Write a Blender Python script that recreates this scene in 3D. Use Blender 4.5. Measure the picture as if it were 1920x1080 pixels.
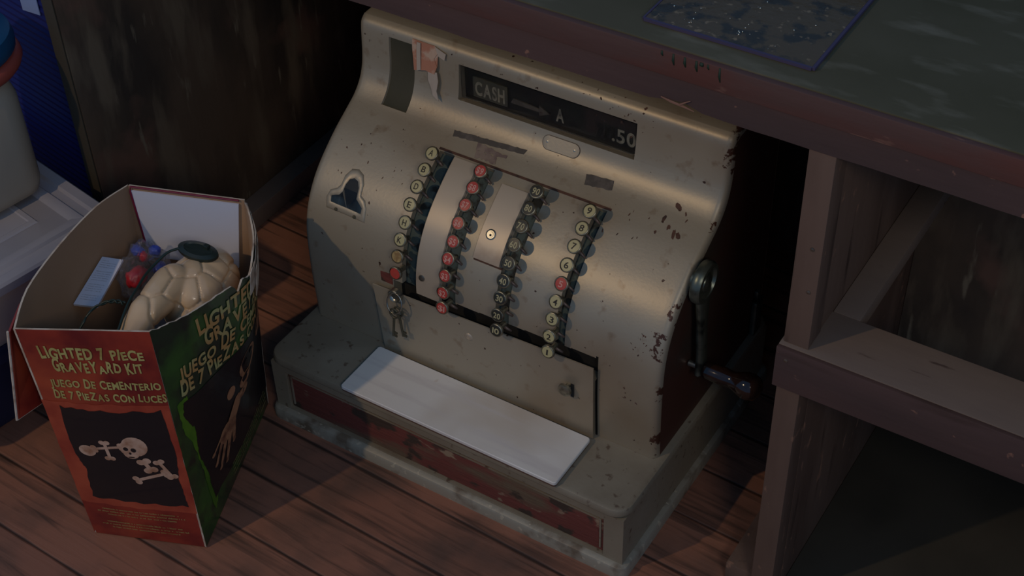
import bpy, bmesh, math, random
from mathutils import Vector, Matrix, noise
random.seed(7)
for o in list(bpy.data.objects): bpy.data.objects.remove(o)
scene = bpy.context.scene
C = scene.collection
# ------------------------------------------------------------------ camera
cam_d = bpy.data.cameras.new('camera'); cam = bpy.data.objects.new('camera', cam_d); C.objects.link(cam)
cam.location = (.9851, -.9476, 1.383); cam.rotation_euler = (.845, .0234, .5608)
cam_d.sensor_width = 36; cam_d.lens = 2807.7/1920*36; cam_d.clip_start = .01
scene.camera = cam
# ------------------------------------------------------------------ world, lights, exposure
w = bpy.data.worlds.new('world'); scene.world = w; w.use_nodes = True
w.node_tree.nodes['Background'].inputs[0].default_value = (.22, .52, 1, 1)
w.node_tree.nodes['Background'].inputs[1].default_value = .31
def light(name, kind, loc, target, energy, color, size, size_y=None):
    l = bpy.data.lights.new(name, kind); l.energy = energy; l.color = color
    if kind == 'AREA':
        l.size = size
        if size_y: l.shape = 'RECTANGLE'; l.size_y = size_y
    else: l.shadow_soft_size = size
    o = bpy.data.objects.new(name, l); C.objects.link(o); o.location = loc
    o.rotation_euler = (Vector(target)-Vector(loc)).to_track_quat('-Z', 'Y').to_euler()
    return o
light('ceiling_spotlight', 'POINT', (.29-.34*2.4, .1-.72*2.4, .32+.635*2.4), (.29, .1, .3), 41, (1, .72, .43), .022)
light('room_lamp', 'AREA', (1.68, -1.28, 1.71), (.3, .1, .2), 6.5, (1, .88, .76), .4)
scene.view_settings.view_transform = 'Standard'; scene.view_settings.look = 'None'
scene.view_settings.gamma = 1; scene.view_settings.use_curve_mapping = False
scene.view_settings.exposure = 0

# ------------------------------------------------------------------ materials
def mat(name, base, rough=.6, metal=0, layers=(), bump=None, coat=0, trans=0, ior=1.45, spec=.5, alpha=1):
    """layers: (scale, (sx,sy,sz), lo, hi, color, detail) noise masks mixed over the base colour"""
    m = bpy.data.materials.new(name); m.use_nodes = True; nt = m.node_tree; N = nt.nodes; L = nt.links
    p = N['Principled BSDF']
    p.inputs['Roughness'].default_value = rough; p.inputs['Metallic'].default_value = metal
    p.inputs['IOR'].default_value = ior; p.inputs['Coat Weight'].default_value = coat
    p.inputs['Transmission Weight'].default_value = trans; p.inputs['Alpha'].default_value = alpha
    p.inputs['Specular IOR Level'].default_value = spec
    tc = N.new('ShaderNodeTexCoord')
    rgb = N.new('ShaderNodeRGB'); rgb.outputs[0].default_value = (*base, 1); cur = rgb.outputs[0]
    for i, (sc, st, lo, hi, col, det) in enumerate(layers):
        mp = N.new('ShaderNodeMapping'); mp.inputs['Scale'].default_value = st; mp.inputs['Location'].default_value = (i*3.1, i*1.7, i*.9)
        L.new(tc.outputs['Object'], mp.inputs[0])
        nz = N.new('ShaderNodeTexNoise'); nz.inputs['Scale'].default_value = sc; nz.inputs['Detail'].default_value = det
        L.new(mp.outputs[0], nz.inputs[0])
        mr = N.new('ShaderNodeMapRange'); mr.inputs[1].default_value = lo; mr.inputs[2].default_value = hi
        L.new(nz.outputs[0], mr.inputs[0])
        mx = N.new('ShaderNodeMix'); mx.data_type = 'RGBA'
        L.new(mr.outputs[0], mx.inputs[0]); L.new(cur, mx.inputs[6]); mx.inputs[7].default_value = (*col, 1)
        cur = mx.outputs[2]
    L.new(cur, p.inputs['Base Color'])
    if bump:
        sc, st, dist, stren = bump
        mp = N.new('ShaderNodeMapping'); mp.inputs['Scale'].default_value = st; L.new(tc.outputs['Object'], mp.inputs[0])
        nz = N.new('ShaderNodeTexNoise'); nz.inputs['Scale'].default_value = sc; nz.inputs['Detail'].default_value = 4
        L.new(mp.outputs[0], nz.inputs[0])
        b = N.new('ShaderNodeBump'); b.inputs['Distance'].default_value = dist; b.inputs['Strength'].default_value = stren
        L.new(nz.outputs[0], b.inputs['Height']); L.new(b.outputs[0], p.inputs['Normal'])
    return m
M = {}
M['shell'] = mat('worn_cream_enamel', (.385, .335, .25), .44, .36,
    [(5, (1, 1, 1), .45, .75, (.30, .225, .145), 3), (60, (1, 1, 1), .62, .78, (.27, .2, .13), 4),
     (120, (1, 1, 1), .72, .74, (.06, .03, .02), 3)], (300, (1, 1, 1), .0004, .25))
def add_chips(m):      # rust-brown chips where the right-hand side of the paint is worn
    nt = m.node_tree; N = nt.nodes; L = nt.links; p = N['Principled BSDF']
    src = p.inputs['Base Color'].links[0].from_socket
    tc = N.new('ShaderNodeTexCoord'); sep = N.new('ShaderNodeSeparateXYZ'); L.new(tc.outputs['Object'], sep.inputs[0])
    g = N.new('ShaderNodeMapRange'); g.inputs[1].default_value = .36; g.inputs[2].default_value = .5; g.inputs[3].default_value = 0; g.inputs[4].default_value = .15
    L.new(sep.outputs[0], g.inputs[0])
    nz = N.new('ShaderNodeTexNoise'); nz.inputs['Scale'].default_value = 34; nz.inputs['Detail'].default_value = 7; nz.inputs['Roughness'].default_value = .65
    L.new(tc.outputs['Object'], nz.inputs[0])
    ad = N.new('ShaderNodeMath'); ad.operation = 'ADD'; L.new(nz.outputs[0], ad.inputs[0]); L.new(g.outputs[0], ad.inputs[1])
    # edge wear
    e = N.new('ShaderNodeMapRange'); e.inputs[1].default_value = .478; e.inputs[2].default_value = .495; e.inputs[4].default_value = .08
    L.new(sep.outputs[0], e.inputs[0]); a2 = N.new('ShaderNodeMath'); a2.operation = 'ADD'; L.new(ad.outputs[0], a2.inputs[0]); L.new(e.outputs[0], a2.inputs[1])
    mr = N.new('ShaderNodeMapRange'); mr.inputs[1].default_value = .765; mr.inputs[2].default_value = .785; L.new(a2.outputs[0], mr.inputs[0])
    mx = N.new('ShaderNodeMix'); mx.data_type = 'RGBA'; L.new(mr.outputs[0], mx.inputs[0]); L.new(src, mx.inputs[6]); mx.inputs[7].default_value = (.075, .03, .018, 1)
    L.new(mx.outputs[2], p.inputs['Base Color'])
add_chips(M['shell'])
M['base'] = mat('worn_olive_grey_paint', (.27, .23, .165), .5, .2,
    [(9, (1, 1, 1), .45, .7, (.2, .16, .11), 5), (90, (1, 1, 1), .62, .70, (.13, .09, .06), 6)], (160, (1, 1, 1), .001, .3))
M['plinth'] = mat('dull_cream_plinth_paint', (.33, .30, .235), .5, .25,
    [(30, (1, 1, 1), .52, .66, (.17, .13, .09), 6), (90, (1, 1, 1), .64, .68, (.45, .40, .3), 4)], (160, (1, 1, 1), .001, .3))
M['drawer'] = mat('flaking_red_wood', (.13, .085, .05), .75, 0,
    [(7, (.5, 1, 2.0), .41, .48, (.15, .038, .028), 9), (20, (.8, 1, 1.8), .60, .63, (.27, .19, .12), 10), (34, (.7, 1, 1), .57, .62, (.05, .03, .02), 8)], (120, (.3, 1, 2), .002, .6))
M['cheek'] = mat('dark_green_brown_metal', (.055, .045, .036), .55, .3, [(7, (1, 1, 1), .4, .6, (.085, .035, .024), 3)])
M['slot'] = mat('dark_slot', (.012, .012, .012), .8)
M['slotgreen'] = mat('dark_green_key_channel', (.06, .085, .08), .7, .2, [(60, (1, 1, 1), .5, .6, (.015, .015, .012), 3)])
M['olive'] = mat('olive_paper_window', (.035, .035, .02), .7, 0, [(9, (1, 1, 1), .4, .65, (.065, .058, .035), 2)])
M['strip'] = mat('grey_adhesive_residue', (.085, .072, .06), .85, 0, [(90, (1, 1, 1), .5, .65, (.12, .1, .085), 4)])
M['strip2'] = mat('mauve_adhesive_residue', (.17, .12, .105), .8, 0, [(70, (1, 1, 1), .45, .6, (.25, .19, .15), 4)])
M['plate'] = mat('bright_cream_enamel', (.48, .40, .30), .42, .3, [(14, (1, 1, 1), .58, .75, (.3, .2, .13), 5)])
M['marble'] = mat('white_marble', (.72, .69, .64), .38, 0,
    [(7, (1, 1, 1), .5, .8, (.5, .42, .33), 3), (12, (.5, 6, 1), .5, .7, (.62, .58, .55), 4), (18, (1, 1, 1), .69, .73, (.42, .30, .17), 4)])
M['chrome'] = mat('tarnished_nickel', (.34, .33, .28), .3, .9, [(60, (1, 1, 1), .5, .7, (.16, .14, .1), 3)])
M['keymetal'] = mat('key_rim_brass', (.30, .27, .19), .38, .8, [(90, (1, 1, 1), .5, .65, (.12, .1, .07), 3)])
M['keyshaft'] = mat('grimy_key_stem', (.10, .095, .065), .5, .6)
M['kcream'] = mat('cream_key_face', (.46, .40, .20), .4); M['kred'] = mat('red_key_face', (.46, .055, .04), .4, 0, [(200, (1, 1, 1), .6, .8, (.3, .08, .05), 3)])
M['kblack'] = mat('black_key_face', (.03, .03, .022), .4); M['kworn'] = mat('worn_yellow_key_face', (.38, .27, .11), .5, 0, [(180, (1, 1, 1), .45, .6, (.25, .15, .06), 3)])
M['ink'] = mat('black_lettering', (.025, .02, .015), .6); M['cream_ink'] = mat('cream_lettering', (.42, .37, .2), .5)
M['red_ink'] = mat('pale_red_lettering', (.62, .30, .24), .5); M['flagdark'] = mat('indicator_dull_olive', (.075, .07, .05), .7)
M['flag'] = mat('indicator_cream', (.30, .27, .2), .6, 0, [(120, (1, 1, 1), .5, .7, (.15, .13, .1), 3)])
M['wood'] = mat('red_brown_painted_wood', (.085, .048, .042), .68, 0,
    [(14, (.3, 1, 1), .4, .7, (.062, .038, .034), 5), (40, (.15, 1, 1), .6, .75, (.05, .028, .022), 4), (55, (1, 1, 1), .66, .70, (.22, .11, .075), 5)], (90, (.2, 1, 1), .0015, .4), spec=.35)
M['woodv'] = mat('brown_cabinet_wood', (.14, .088, .064), .65, 0,
    [(14, (1, 1, .2), .4, .7, (.085, .05, .036), 5), (50, (1, 1, .12), .6, .75, (.05, .03, .022), 4), (60, (1, 1, .5), .65, .70, (.24, .13, .085), 5)], (90, (1, 1, .15), .0015, .4), spec=.3)
M['woodgrey'] = mat('pale_grey_brown_wood', (.20, .15, .12), .75, 0, [(12, (.4, 1, 1), .4, .7, (.16, .12, .1), 5), (80, (.2, 1, 1), .66, .72, (.09, .06, .05), 4)], (90, (.2, 1, 1), .001, .3), spec=.3)  # greyer and paler than the other counter wood
M['panel'] = mat('scuffed_dark_plywood', (.12, .082, .055), .7, 0,
    [(6, (1, 1, .6), .42, .6, (.055, .042, .032), 5), (4, (1, 1, 1), .55, .6, (.15, .085, .06), 6), (22, (1, 1, .25), .52, .66, (.16, .12, .08), 6), (60, (1, 1, .2), .66, .74, (.2, .16, .11), 4)], (60, (1, 1, .2), .002, .4), spec=.3)
M['edge'] = mat('worn_reddish_top_edge', (.085, .042, .034), .65, 0, [(18, (.3, 1, 1), .45, .62, (.10, .035, .025), 5), (50, (.3, 1, 1), .64, .7, (.20, .10, .07), 5)], (90, (.2, 1, 1), .0015, .4))
M['top'] = mat('dark_green_linoleum', (.062, .056, .030), .55, 0,
    [(4, (1, 1, 1), .4, .7, (.095, .086, .055), 5), (16, (1, 3, 1), .55, .75, (.13, .12, .085), 6)], (40, (1, 1, 1), .001, .25), spec=.3)
M['bottomboard'] = mat('grey_green_bottom_board', (.045, .040, .030), .85, 0, [(10, (1, 1, 1), .4, .7, (.03, .027, .02), 5)])
M['iron'] = mat('dark_green_cast_iron', (.13, .145, .115), .36, .7, [(40, (1, 1, 1), .5, .65, (.03, .035, .03), 4)])
M['ebony'] = mat('polished_dark_wood_grip', (.012, .006, .005), .12, 0, [(30, (1, 1, 1), .5, .7, (.03, .013, .008), 3)], coat=.25)
M['kraft'] = mat('brown_cardboard', (.36, .23, .14), .85, 0, [(5, (1, 1, 1), .4, .7, (.30, .19, .12), 4)], (250, (1, 1, 1), .0004, .3), spec=.2)
M['tear'] = mat('torn_pale_cardboard', (.55, .47, .38), .9, 0, [(60, (1, 1, 1), .45, .6, (.4, .3, .22), 4)])
M['redprint'] = mat('mottled_red_print', (.30, .035, .018), .38, 0, [(22, (1, 1, 1), .35, .65, (.14, .012, .012), 5), (9, (1, 1, 1), .5, .75, (.42, .075, .03), 4)], coat=.25)
M['redprint2'] = mat('mottled_orange_print', (.42, .075, .035), .38, 0, [(22, (1, 1, 1), .35, .65, (.26, .03, .018), 5)], coat=.25)
M['greenprint'] = mat('mottled_green_print', (.02, .035, .018), .38, 0, [(14, (1, 1, 1), .45, .7, (.045, .13, .02), 5), (40, (1, 1, 1), .5, .7, (.02, .02, .015), 5)], coat=.25)
M['limeprint'] = mat('lime_green_print', (.10, .22, .015), .4, 0, [(30, (1, 1, 1), .4, .7, (.04, .13, .01), 5)], coat=.2)
M['blackprint'] = mat('black_print', (.012, .010, .012), .35, coat=.25)
M['yellowink'] = mat('yellow_print', (.42, .38, .13), .5, 0, [(60, (1, 1, 1), .45, .7, (.3, .22, .06), 3)])
M['orangeink'] = mat('gold_print', (.50, .27, .09), .5, 0, [(50, (1, 1, 1), .45, .65, (.42, .40, .16), 3)])
M['boneprint'] = mat('bone_print', (.55, .36, .26), .45, 0, [(80, (1, 1, 1), .4, .7, (.33, .16, .09), 3)])
M['handprint'] = mat('orange_bone_print', (.42, .20, .10), .45, 0, [(60, (1, 1, 1), .5, .7, (.14, .05, .03), 4)])
M['white'] = mat('white_paper', (.58, .61, .72), .6); M['magenta'] = mat('dark_magenta_edge', (.16, .008, .035), .5)
M['textgrey'] = mat('grey_small_print', (.25, .25, .28), .7)
M['bone'] = mat('glossy_beige_plastic', (.62, .46, .29), .26, 0, [(20, (1, 1, 1), .4, .7, (.54, .38, .23), 3)], coat=.35)
M['blackplastic'] = mat('black_green_plastic', (.018, .028, .024), .4); M['cord'] = mat('dark_green_cord', (.015, .03, .025), .4)
M['baggie'] = mat('clear_crinkled_plastic', (.85, .87, .95), .1, 0, (), (60, (1, 1, 1), .004, .6), trans=.9, ior=1.15, alpha=.45)
M['bagred'] = mat('red_plastic', (.4, .02, .03), .3); M['bagblue'] = mat('blue_plastic', (.03, .06, .35), .3)
M['greybag'] = mat('grey_plastic_film', (.20, .185, .18), .35, 0, (), (50, (1, 1, 1), .005, .6))
M['tub'] = mat('cloudy_white_plastic', (.40, .37, .34), .4, 0, [(5, (1, 1, 1), .4, .7, (.36, .34, .33), 3)])
M['tublid'] = mat('frosted_plastic_lid', (.42, .40, .42), .3, 0, [(8, (1, 1, 1), .4, .7, (.34, .33, .37), 3)], trans=.15)
M['jug'] = mat('beige_plastic', (.34, .30, .24), .45); M['teal'] = mat('teal_blue_plastic', (.008, .07, .16), .4); M['pinkred'] = mat('dull_red_plastic', (.33, .07, .05), .45)
M['navy'] = mat('navy_fabric', (.010, .012, .045), .9); M['blue'] = mat('blue_ribbed_plastic', (.006, .010, .13), .55)
M['paleblue'] = mat('pale_blue_label', (.25, .34, .6), .6)
M['pinkpaper'] = mat('faded_red_paper', (.42, .19, .12), .8, 0, [(60, (1, 1, 1), .5, .6, (.50, .36, .27), 4)])
M['palepaper'] = mat('pale_worn_paper', (.42, .36, .30), .8)
M['greenpaint'] = mat('dark_green_paint_drip', (.012, .03, .014), .6)
M['glasspane'] = mat('dark_clear_sheet', (.08, .06, .035), .22, 0, [(55, (1, 1, 1), .5, .6, (.035, .032, .026), 6), (120, (1, 1, 1), .62, .68, (.17, .13, .08), 6)], (90, (1, 1, 1), .002, .35), coat=.15, spec=.3)
M['purple'] = mat('purple_sheet_edge', (.06, .05, .10), .4)
M['rust'] = mat('rust_brown_chip', (.10, .045, .028), .8, 0, [(80, (1, 1, 1), .45, .6, (.05, .025, .018), 3)])
M['cleaner'] = mat('cleaner_cream_enamel', (.41, .36, .27), .46, .36, [(60, (1, 1, 1), .6, .75, (.33, .26, .18), 4)])
M['darkedge'] = mat('dark_flecked_edge', (.045, .038, .026), .7, 0, [(40, (1, 1, .3), .6, .7, (.1, .075, .05), 4)])
M['lever'] = mat('grimy_pinkish_brass', (.20, .14, .11), .45, .5)
M['support'] = mat('brown_slab_edge', (.11, .06, .04), .8)
M['splint'] = mat('raw_split_wood', (.22, .11, .075), .8)
M['lens'] = mat('clear_window_glass', (1, 1, 1), .05, trans=1, ior=1.3)
M['fleck'] = mat('glint_bead_metal', (.9, .8, .65), .25, 1)  # bright bead metal that stands in for sparkle on the sheet

# floor boards: planks along x, 7.5 cm wide, with dark seams
def floor_mat():
    m = bpy.data.materials.new('worn_red_brown_boards'); m.use_nodes = True; nt = m.node_tree; N = nt.nodes; L = nt.links; p = N['Principled BSDF']
    tc = N.new('ShaderNodeTexCoord'); mp = N.new('ShaderNodeMapping'); L.new(tc.outputs['Object'], mp.inputs[0])
    mp.inputs['Rotation'].default_value = (0, 0, math.radians(2.3))
    sep = N.new('ShaderNodeSeparateXYZ'); L.new(mp.outputs[0], sep.inputs[0])
    def math_(op, a, b=None, c=None):
        n = N.new('ShaderNodeMath'); n.operation = op
        for i, v in enumerate((a, b, c)):
            if v is None: continue
            if isinstance(v, (int, float)): n.inputs[i].default_value = v
            else: L.new(v, n.inputs[i])
        return n.outputs[0]
    yy = math_('DIVIDE', math_('ADD', sep.outputs[1], .108+.75), .0765)
    idx = math_('FLOOR', yy); fr = math_('FRACT', yy)
    wn = N.new('ShaderNodeTexWhiteNoise'); wn.noise_dimensions = '1D'; L.new(idx, wn.inputs['W'])
    grain = N.new('ShaderNodeTexNoise'); gm = N.new('ShaderNodeMapping'); gm.inputs['Scale'].default_value = (4, 60, 4); L.new(mp.outputs[0], gm.inputs[0])
    cmb = N.new('ShaderNodeVectorMath'); cmb.operation = 'ADD'; L.new(gm.outputs[0], cmb.inputs[0]); L.new(wn.outputs['Color'], cmb.inputs[1])
    L.new(cmb.outputs[0], grain.inputs[0]); grain.inputs['Scale'].default_value = 1.6; grain.inputs['Detail'].default_value = 6; grain.inputs['Distortion'].default_value = .6
    blot = N.new('ShaderNodeTexNoise'); blot.inputs['Scale'].default_value = 9; blot.inputs['Detail'].default_value = 5; L.new(mp.outputs[0], blot.inputs[0])
    def mix(f, a, b):
        x = N.new('ShaderNodeMix'); x.data_type = 'RGBA'
        if isinstance(f, float): x.inputs[0].default_value = f
        else: L.new(f, x.inputs[0])
        for s, v in ((6, a), (7, b)):
            if isinstance(v, tuple): x.inputs[s].default_value = (*v, 1)
            else: L.new(v, x.inputs[s])
        return x.outputs[2]
    def rng(v, a, b):
        r = N.new('ShaderNodeMapRange'); L.new(v, r.inputs[0]); r.inputs[1].default_value = a; r.inputs[2].default_value = b; return r.outputs[0]
    c = mix(rng(wn.outputs['Value'], 0, 1), (.32, .138, .085), (.23, .102, .066))
    c = mix(rng(blot.outputs[0], .45, .7), c, (.13, .072, .052))
    c = mix(math_('MULTIPLY', rng(grain.outputs[0], .5, .68), .75), c, (.06, .036, .026))
    sw = N.new('ShaderNodeMapRange'); L.new(math_('SUBTRACT', math_('MINIMUM', fr, math_('SUBTRACT', 1, fr)), math_('MULTIPLY', blot.outputs[0], .05)), sw.inputs[0])
    sw.inputs[1].default_value = -.018; sw.inputs[2].default_value = .014; sw.inputs[3].default_value = 1; sw.inputs[4].default_value = 0; seam = sw.outputs[0]
    c = mix(math_('MULTIPLY', seam, .85), c, (.018, .013, .011))
    L.new(c, p.inputs['Base Color']); p.inputs['Roughness'].default_value = .6; p.inputs['Specular IOR Level'].default_value = .35
    b = N.new('ShaderNodeBump'); b.inputs['Distance'].default_value = .0015; b.inputs['Strength'].default_value = .5
    L.new(math_('SUBTRACT', grain.outputs[0], math_('MULTIPLY', seam, 1.5)), b.inputs['Height']); L.new(b.outputs[0], p.inputs['Normal'])
    return m
M['floor'] = floor_mat()

# ------------------------------------------------------------------ object helpers
def obj(name, bm, m, parent=None, smooth=False, label=None):
    me = bpy.data.meshes.new(name)
    if isinstance(bm, bmesh.types.BMesh):
        bmesh.ops.recalc_face_normals(bm, faces=bm.faces[:]); bm.to_mesh(me); bm.free()
    else: me = bm; me.name = name; me.materials.clear()
    ms = m if isinstance(m, (list, tuple)) else [m]
    for k in ms: me.materials.append(M[k])
    o = bpy.data.objects.new(name, me); C.objects.link(o)
    if smooth:
        for p in me.polygons: p.use_smooth = True
    if parent: o.parent = parent
    if label: o['label'] = label
    return o
def smooth_by_angle(o, a=35):
    me = o.data
    for p in me.polygons: p.use_smooth = True
    bm = bmesh.new(); bm.from_mesh(me)
    for e in bm.edges:
        if len(e.link_faces) == 2 and e.calc_face_angle(0) > math.radians(a): e.smooth = False
    bm.to_mesh(me); bm.free()
    return o
def thing(name, label, cat, group=None, loc=(0, 0, 0)):
    o = bpy.data.objects.new(name, None); C.objects.link(o); o.location = loc; o.empty_display_size = .02
    o['label'] = label; o['category'] = cat
    if group: o['group'] = group
    return o
def tag(o, label, cat, group=None):
    o['label'] = label; o['category'] = cat
    if group: o['group'] = group
    return o
def bx(bm, x0, x1, y0, y1, z0, z1, bev=0, seg=2, mi=0):
    v = [bm.verts.new((x, y, z)) for x in (x0, x1) for y in (y0, y1) for z in (z0, z1)]
    fs = [bm.faces.new([v[i] for i in q]) for q in ((0, 1, 3, 2), (4, 6, 7, 5), (0, 4, 5, 1), (2, 3, 7, 6), (0, 2, 6, 4), (1, 5, 7, 3))]
    for f in fs: f.material_index = mi
    if bev:
        es = {e for f in fs for e in f.edges}
        r = bmesh.ops.bevel(bm, geom=list(es), offset=bev, segments=seg, affect='EDGES', profile=.6)
        for f in r['faces']: f.material_index = mi
    return bm
def box(name, x0, x1, y0, y1, z0, z1, m, parent=None, bev=.0015, **k):
    o = obj(name, bx(bmesh.new(), x0, x1, y0, y1, z0, z1, bev), m, parent, **k)
    return smooth_by_angle(o)
def tube(bm, pts, r, n=10, closed=False, cap=True):
    pts = [Vector(p) for p in pts]; rs = r if isinstance(r, (list, tuple)) else [r]*len(pts)
    rings = []; up = None
    for i, p in enumerate(pts):
        a = pts[(i-1) % len(pts)] if (i or closed) else pts[i]; b = pts[(i+1) % len(pts)] if (i < len(pts)-1 or closed) else pts[i]
        t = (b-a).normalized()
        if up is None:
            up = Vector((0, 0, 1)) if abs(t.z) < .9 else Vector((1, 0, 0))
        u = (up-t*up.dot(t)).normalized(); up = u; v = t.cross(u)
        rings.append([bm.verts.new(p+(u*math.cos(k*2*math.pi/n)+v*math.sin(k*2*math.pi/n))*rs[i]) for k in range(n)])
    m = len(rings)
    for i in range(m if closed else m-1):
        A, B = rings[i], rings[(i+1) % m]
        for k in range(n): bm.faces.new((A[k], A[(k+1) % n], B[(k+1) % n], B[k]))
    if not closed and cap:
        bm.faces.new(rings[0][::-1]); bm.faces.new(rings[-1])
    return bm
def lathe(bm, prof, mtx, n=24):
    """prof: (r, h) pairs turned about the local z axis"""
    rings = []
    for r, h in prof:
        if r < 1e-6: rings.append([bm.verts.new(mtx @ Vector((0, 0, h)))])
        else: rings.append([bm.verts.new(mtx @ Vector((r*math.cos(k*2*math.pi/n), r*math.sin(k*2*math.pi/n), h))) for k in range(n)])
    for A, B in zip(rings, rings[1:]):
        for k in range(n):
            a = A[k % len(A)]; b = A[(k+1) % len(A)]; c = B[(k+1) % len(B)]; d = B[k % len(B)]
            f = []
            for q in (a, b, c, d):
                if q not in f: f.append(q)
            if len(f) > 2: bm.faces.new(f)
    return bm
def prism(bm, poly, f_in, f_out, mi=0):
    """closed outline poly[(u,v)] mapped by f_in / f_out to its two faces"""
    a = [bm.verts.new(f_in(u, v)) for u, v in poly]; b = [bm.verts.new(f_out(u, v)) for u, v in poly]
    n = len(poly); fs = [bm.faces.new(b), bm.faces.new(a[::-1])]
    for i in range(n): fs.append(bm.faces.new((a[i], a[(i+1) % n], b[(i+1) % n], b[i])))
    for f in fs: f.material_index = mi
    bmesh.ops.triangulate(bm, faces=fs[:2])
    return bm
_cache = {}
def glyph(ch, bold=0):
    k = (ch, bold)
    if k not in _cache:
        cu = bpy.data.curves.new('t', 'FONT'); cu.body = ch; cu.size = 1; cu.offset = bold; cu.resolution_u = 4; cu.align_x = 'LEFT'
        o = bpy.data.objects.new('t', cu); C.objects.link(o); dg = bpy.context.evaluated_depsgraph_get(); dg.update()
        me = bpy.data.meshes.new_from_object(o.evaluated_get(dg))
        vs = [(v.co.x, v.co.y) for v in me.vertices]; fs = [tuple(p.vertices) for p in me.polygons]
        bpy.data.objects.remove(o); bpy.data.meshes.remove(me); bpy.data.curves.remove(cu)
        _cache[k] = (vs, fs)
    return _cache[k]
def text(bm, s, u0, v0, width, height, fn, bold=.02, wob=0, caps=1.0, mi=0, slant=0, gap=.09):
    """letters of s laid along u from (u0,v0) (baseline left), fitted to width, mapped by fn(u,v)"""
    rnd = random.Random(s); x = 0; out = []
    for i, ch in enumerate(s):
        if ch == ' ': x += .38; continue
        vs, fs = glyph(ch, bold)
        mx = max(v[0] for v in vs); mn = min(v[0] for v in vs)
        big = caps if (i == 0 or s[i-1] == ' ') else 1
        a = (rnd.random()-.5)*wob*.35; sy = (1+(rnd.random()-.5)*wob*.4)*big; dy = (rnd.random()-.5)*wob*.12
        tw = (rnd.random()-.5)*wob*.5
        pv = []
        for px, py in vs:
            qx = (px-mn)*(1+tw*(py-.35)*.6); qy = py*sy+dy
            c = (mx-mn)/2; rx = c+(qx-c)*math.cos(a)-(qy-.35)*math.sin(a); ry = .35+(qx-c)*math.sin(a)+(qy-.35)*math.cos(a)
            pv.append((x+rx+slant*ry, ry))
        out.append((pv, fs)); x += mx-mn+gap
    tot = x-gap; sx = width/tot
    for pv, fs in out:
        V = [bm.verts.new(fn(u0+px*sx, v0+py/.73*height)) for px, py in pv]
        for f in fs:
            try: bm.faces.new([V[i] for i in f]).material_index = mi
            except ValueError: pass
    return bm
def interp(pts, t):
    for a, b in zip(pts, pts[1:]):
        if t <= b[0]: k = (t-a[0])/(b[0]-a[0]); return [a[i]+(b[i]-a[i])*k for i in range(1, len(a))]
    return list(pts[-1][1:])
def crom(P, n):
    out = []
    for i in range(len(P)-1):
        p0 = P[max(i-1, 0)]; p1 = P[i]; p2 = P[i+1]; p3 = P[min(i+2, len(P)-1)]
        for k in range(n):
            t = k/n; out.append(tuple(.5*((2*b)+(c-a)*t+(2*a-5*b+4*c-d)*t*t+(-a+3*b-3*c+d)*t**3) for a, b, c, d in zip(p0, p1, p2, p3)))
    out.append(tuple(P[-1])); return out

# ------------------------------------------------------------------ setting
fl = obj('floor', bx(bmesh.new(), -2.2, 2.6, -1.6, 2.2, -.03, 0), 'floor'); fl['kind'] = 'structure'
wb = obj('wall_back', bx(bmesh.new(), -2.2, 2.6, 2.2, 2.26, -.03, 2.4), 'panel'); wb['kind'] = 'structure'

# ------------------------------------------------------------------ wooden counter with knee hole
ctr = thing('wooden_counter', 'long red-brown wooden counter with dark green top and open compartments, standing over the cash register', 'counter')
X0, X1, YF, YB = -.31, 1.75, .045, .75
box('countertop', X0-.02, X1, YF+.003, YB, .666, .6815, 'top', ctr, .002)
box('top_edge', X0-.02, X1, YF-.004, YF+.0028, .655, .6805, 'edge', ctr, .0015, label='worn reddish front edge of the countertop')
# apron with a split, chipped lower edge
def apron():
    bm = bmesh.new(); n = 120; rows = []
    for i in range(n+1):
        x = X0-.02+(X1-X0+.02)*i/n; t = noise.noise(Vector((x*18, 3, 0)))*.0012
        c = math.exp(-((x-.513)/.014)**2)*.007
        rows.append((x, .6255+t+c))
    fr = []
    for x, z in rows:
        fr.append([bm.verts.new((x, YF-.001, z)), bm.verts.new((x, YF-.001, .6548)), bm.verts.new((x, YF+.02, .6548)), bm.verts.new((x, YF+.02, z))])
    for a, b in zip(fr, fr[1:]):
        for k in range(4): bm.faces.new((a[k], a[(k+1) % 4], b[(k+1) % 4], b[k]))
    bm.faces.new(fr[0]); bm.faces.new(fr[-1][::-1])
    return bm
obj('apron', apron(), 'wood', ctr)
bm = bmesh.new()   # splinter on the apron
tube(bm, [(.497, .043, .631), (.508, .0425, .6295), (.520, .043, .628), (.530, .043, .6262)], [.0005, .0012, .0011, .0004], 6)
tube(bm, [(.516, .0425, .629), (.521, .0422, .633), (.526, .0427, .636)], [.0010, .0008, .0003], 6)
obj('splinter', bm, 'splint', ctr)
bm = bmesh.new()   # green paint drips on the edge
for x, l, r in ((.497, .006, .0022), (.508, .014, .0024), (.519, .012, .0026), (.53, .013, .0026), (.541, .006, .002), (.552, .018, .0022), (.535, .004, .004)):
    tube(bm, [(x, .0412, .6795), (x, .0409, .679-l*.45), (x+.001, .0411, .679-l*.75)], [r*.4, r*.5, r*.25], 7)
obj('paint_drips', bm, 'greenpaint', ctr, True, label='dark green paint drips on the counter edge')
box('left_side_panel', -.31, -.292, YF, .72, 0, .655, 'panel', ctr, .002)
box('panel_front_edge', -.3102, -.2918, YF-.0025, YF-.0005, 0, .625, 'darkedge', ctr, .0005, label='dark front edge of the side panel')  # thin strip set before the panel front, darker than its plywood
box('floor_runner', -.2915, -.262, .062, .60, 0, .032, 'woodgrey', ctr, .002)
box('knee_hole_back', -.2915, .66, .62, .632, 0, .654, 'panel', ctr, .001)
box('upper_post', .6375, .6625, YF, YF+.03, .4005, .6545, 'woodv', ctr, .0012)
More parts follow.
